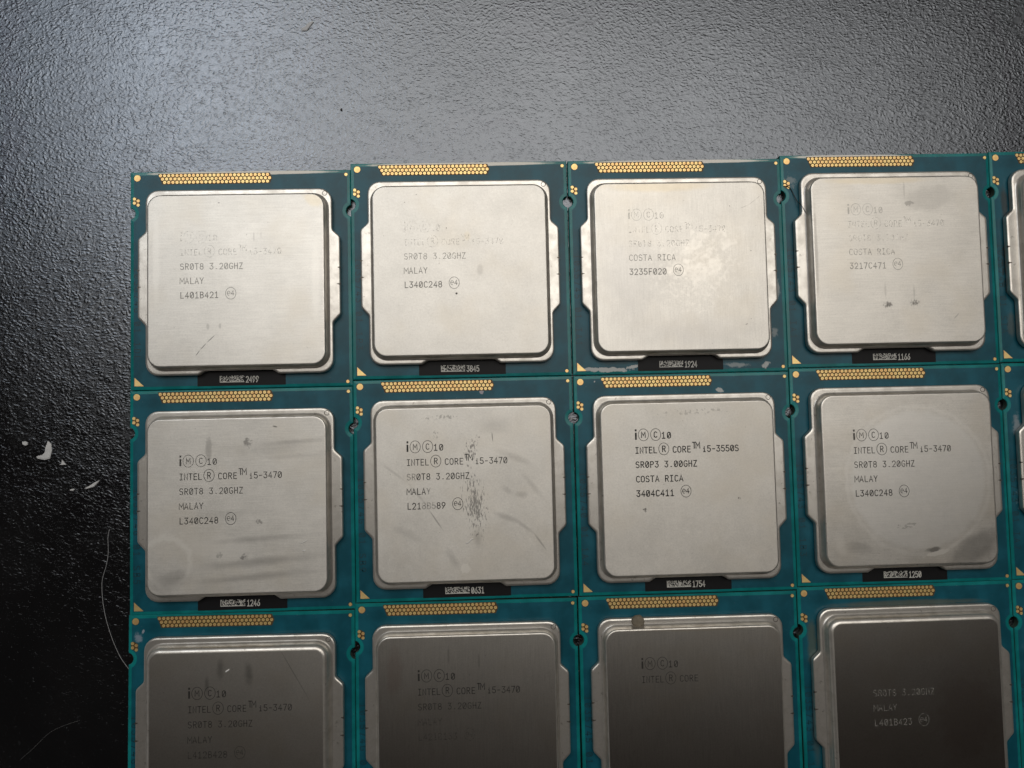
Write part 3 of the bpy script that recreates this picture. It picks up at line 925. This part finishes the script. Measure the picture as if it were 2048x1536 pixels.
M_PCB = mask_material('blue_green_lacquer', PCB, 0.34)
for idx, s in enumerate(SPEC):
    x, y, a = s['pos']
    root = bpy.data.objects.new('computer_processor', None)
    COL.objects.link(root)
    root.empty_display_size = .01
    root.location = (x * MM, y * MM, 0.0)
    root.rotation_euler = (0, 0, math.radians(a))
    root['label'] = s['label']
    root['category'] = 'processor'
    root['group'] = 'computer processors laid out in rows'
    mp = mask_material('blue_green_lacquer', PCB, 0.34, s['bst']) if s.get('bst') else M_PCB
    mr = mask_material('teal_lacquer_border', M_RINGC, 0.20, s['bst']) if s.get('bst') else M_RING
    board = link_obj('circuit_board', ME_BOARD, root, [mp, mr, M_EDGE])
    link_obj('contact_pads', ME_PADS, board, [M_GOLD, M_COPPER, M_PROBE])
    link_obj('pad_cluster', ME_CLUST, board, [M_GOLD, M_COPPER])
    link_obj('round_pad', ME_ROUND, board, [M_GOLD, M_COPPER])
    link_obj('small_pad', ME_DOT1, board, [M_GOLD, M_COPPER])
    link_obj('small_pad', ME_DOT2, board, [M_GOLD, M_COPPER])
    link_obj('corner_triangle', ME_TRI, board, [M_GOLD])
    link_obj('part_number', side_text_mesh(s['side']), board, [M_TRACE])
    lab = link_obj('code_label', ME_LABEL, root, [M_LABEL])
    ink = Ink(ZB + .022)
    ink.text(s['code'], .68, -17.72, .98, .56, .72, .15)
    link_obj('printed_number', ink.mesh('printed_number'), lab, [M_PRINT])
    link_obj('print_patch', make_code_patch(idx), lab, [M_PRINT])
    lm = lid_material('nickel_lid', s['st'], s['grain'], s['rough'], seed=idx + 1, bump_mm=0.0015 if s['k'][0] == '3' else 0.007,
                      rough_var=0.012 if s['k'][0] == '3' else 0.08, mottle=0.10 if s['k'][0] == '3' else 0.20)
    spr = link_obj('heat_spreader', ME_SPR_SOFT if s.get('mesh') == 'soft' else ME_SPR, root, [lm, M_RIM, M_NICK])
    mk = s['mark']
    link_obj('laser_marking', marking_mesh(*mk), spr, [M_INK])
    if s['k'] == '33':
        bm = bmesh.new()
        rnd = random.Random(3)
        k = 16
        ring = lambda f: [(-8.9 + f * (1.05 + .12 * rnd.random()) * math.cos(2 * math.pi * i / k), 14.75 + f * (.95 + .15 * rnd.random()) * math.sin(2 * math.pi * i / k)) for i in range(k)]
        loft(bm, [(ring(1.0), ZF - .05), (ring(.95), ZF + .35), (ring(.75), ZF + .6), (ring(.35), ZF + .68)])
        pm = NT('dried_paste')
        pp = pm.coords()
        pm.set(Base_Color=pm.mix(pm.noise(pp, 1.5, 4, .6), (0.12, 0.10, 0.07), (0.30, 0.26, 0.20)), Roughness=.8, Normal=pm.bump(pm.noise(pp, 3, 4, .6), .1))
        link_obj('paste_lump', finish(bm, 'paste_lump', 60), spr, [pm.m])


# ------------------------------------------------------------------ loose dirt
def tube(name, pts, r, mat, label, cat, group=None):
    bm = bmesh.new()
    # Catmull-Rom through the points
    P = [Vector(p) for p in pts]
    P = [P[0] * 2 - P[1]] + P + [P[-1] * 2 - P[-2]]
    sp = []
    for i in range(1, len(P) - 2):
        for k in range(6):
            t = k / 6
            a, b, c, d = P[i - 1], P[i], P[i + 1], P[i + 2]
            sp.append(0.5 * ((2 * b) + (c - a) * t + (2 * a - 5 * b + 4 * c - d) * t * t + (3 * b - a - 3 * c + d) * t ** 3))
    sp.append(P[-2])
    prev = None
    for i, p in enumerate(sp):
        t = (sp[min(i + 1, len(sp) - 1)] - sp[max(i - 1, 0)]).normalized()
        u = Vector((-t.y, t.x, 0)).normalized(); v = t.cross(u)
        rr_ = r * (0.45 if i in (0, len(sp) - 1) else 1)
        ring = [bm.verts.new(p + u * rr_ * math.cos(q) + v * rr_ * math.sin(q)) for q in [2 * math.pi * k / 6 for k in range(6)]]
        if prev:
            for k in range(6):
                bm.faces.new((prev[k], prev[(k + 1) % 6], ring[(k + 1) % 6], ring[k]))
        else:
            bm.faces.new(ring[::-1])
        prev = ring
    bm.faces.new(prev)
    o = link_obj(name, finish(bm, name, 80), None, [mat])
    o['label'] = label; o['category'] = cat
    if group: o['group'] = group
    return o


def flake(name, outline, c, z, h, mat, label, cat, group=None):
    bm = bmesh.new()
    cx = sum(p[0] for p in outline) / len(outline); cy = sum(p[1] for p in outline) / len(outline)
    inn = [(cx + (px - cx) * .8, cy + (py - cy) * .8) for px, py in outline]
    loft(bm, [(outline, 0), (outline, h * .6), (inn, h)], cap_bottom=True)
    o = link_obj(name, finish(bm, name), None, [mat])
    o.location = (c[0] * MM, c[1] * MM, z * MM)
    o['label'] = label; o['category'] = cat
    if group: o['group'] = group
    return o


M_FLAKE = NT('pale_flake'); _p = M_FLAKE.coords()
M_FLAKE.set(Base_Color=M_FLAKE.mix(M_FLAKE.noise(_p, 1.2, 3, .6), (.55, .56, .57), (.78, .78, .77)), Roughness=.6, Normal=M_FLAKE.bump(M_FLAKE.noise(_p, 2, 3, .6), .08))
M_FLAKE = M_FLAKE.m
M_HAIR = plain('pale_hair', (.38, .38, .39), .4)
M_FAINT = plain('faint_hair', (.16, .16, .16), .5)
M_DHAIR = plain('dark_hair', (.012, .011, .010), .5)
M_LINT = plain('white_lint', (.9, .9, .88), .7)
M_GFLAKE = plain('grey_flake', (.60, .61, .63), .6)
M_DSPECK = plain('dark_speck', (.02, .019, .018), .7)
FG = 'white flakes on the table left of the processors'
flake('paint_flake', [(.15, 1.75), (.72, 1.25), (.85, .1), (.55, -1.2), (-.3, -1.45), (-1.5, -1.2), (-1.7, -.9), (-.75, -.7), (-.25, -.1), (-.15, .9)], (-74.6, -4.4), .02, .25, M_FLAKE,
      'largest white flake on the table, bent like a boot, left of the processors', 'flake', FG)
flake('paint_flake', [(.5, .2), (.1, .4), (-.45, .35), (-.4, -.1), (.1, -.35), (.45, -.2)], (-78.3, -3.1), .02, .2, M_FLAKE,
      'tiny pale flake just above and left of the boot-shaped flake', 'flake', FG)
flake('paint_flake', [(-.15, .6), (.3, .1), (.6, -.25), (-.1, -.3), (-.6, -.25), (-.2, -.05)], (-71.9, -6.4), .02, .2, M_FLAKE,
      'tiny star-like white flake at the toe of the boot-shaped flake', 'flake', FG)
flake('paint_flake', [(1.3, 1.0), (1.0, .55), (.3, -.2), (-.9, -.55), (-1.2, -.4), (-.5, -.05), (.4, .55)], (-66.9, -10.2), .02, .22, M_FLAKE,
      'slanted sliver of white flake nearest the processors', 'flake', FG)
flake('paint_flake', [(.45, .15), (.1, .2), (-.4, .05), (-.35, -.12), (.2, -.15)], (-70.2, -10.9), .02, .18, M_FLAKE,
      'smallest white speck beside the slanted sliver', 'flake', FG)
flake('paint_flake', [(.9, 1.0), (1.3, .9), (.5, -.2), (.1, -.75), (-.7, -.8), (-.9, -.4), (-.2, .0), (.2, .55)], (-32.0, 70.0), .02, .2, M_GFLAKE,
      'dull grey flake alone on the table near the back', 'flake')
flake('dirt_speck', [(.05, .28), (.18, 0), (.16, -.2), (-.15, -.2), (-.2, -.03)], (-25.7, 55.2), .02, .3, M_DSPECK,
      'dark crumb on the bright part of the table behind the processors', 'crumb')
HZ = .16
tube('loose_hair', [(-63.8, -17.5, HZ), (-64.0, -18.9, HZ), (-63.9, -21.5, HZ), (-64.15, -23.5, HZ), (-64.75, -26.4, HZ + .1), (-64.4, -30.6, HZ), (-63.2, -34.7, HZ + .1), (-61.6, -38.5, HZ), (-59.75, -41.1, HZ)],
     00.045, M_HAIR, 'long curved white hair on the table left of the processors', 'hair')
tube('loose_hair', [(-77.5, -55.5, HZ), (-75.2, -53.4, HZ), (-72.8, -51.1, HZ), (-70.4, -49.9, HZ), (-67.9, -49.1, HZ)], 0.018, M_FAINT,
     'faint thin hair on the darkest front left part of the table', 'hair')


def on_proc(k, lx, ly, z):
    s = next(q for q in SPEC if q['k'] == k)
    x, y, a = s['pos']; c, n_ = math.cos(math.radians(a)), math.sin(math.radians(a))
    return (x + c * lx - n_ * ly, y + n_ * lx + c * ly, z)


def hair_on(k, pts, r, mat, label, cat='lint', name='lint_fibre'):
    return tube(name, [on_proc(k, *p) for p in pts], r, mat, label, cat)


hair_on('14', [(-18.3, 13.3, 1.33), (-17.4, 13.05, 1.35), (-16.9, 12.4, 1.36), (-16.2, 10.6, 1.6), (-15.7, 9.5, 2.3), (-15.0, 8.0, 2.56), (-14.85, 7.6, 2.6)], .07, M_DHAIR,
        'dark hair lying from the gold pads over the pale rim', 'hair', 'loose_hair')
hair_on('14', [(-15.0, 1.6, 2.58), (-14.9, 1.5, 2.62), (-14.75, .9, 2.9), (-14.7, -.2, 2.9), (-14.62, -.5, 2.9)], .06, M_DHAIR,
        'short hooked dark fibre on the rim above the worn date code', 'fibre')
hair_on('22', [(.0, -8.9, 4.22), (.5, -8.7, 4.26), (.8, -8.35, 4.24), (1.25, -8.15, 4.25)], .07, M_LINT, 'small white lint fibre at the foot of the crackled band')
hair_on('21', [(10.6, -8.35, 4.22), (10.9, -8.3, 4.25), (11.1, -8.45, 4.23)], .08, M_LINT, 'short white lint crumb low right on the smeared lid')
hair_on('21', [(10.3, -7.2, 4.22), (10.9, -6.95, 4.25), (11.5, -6.6, 4.23)], .045, M_LINT, 'thin slanted white lint fibre above the lint crumb on the smeared lid')
hair_on('31', [(-1.75, 9.9, 4.22), (-1.4, 10.15, 4.25), (-1.15, 10.3, 4.23)], .11, M_LINT, 'bright white lint crumb on the rounded dark lid')
hair_on('22', [(-.15 + 18.6, 11.35, .4), (18.4, 11.5, .45), (18.7, 11.35, .42), (19.1, 11.4, .42)], .05, M_LINT, 'tiny pale fibre inside the round hole between two boards')
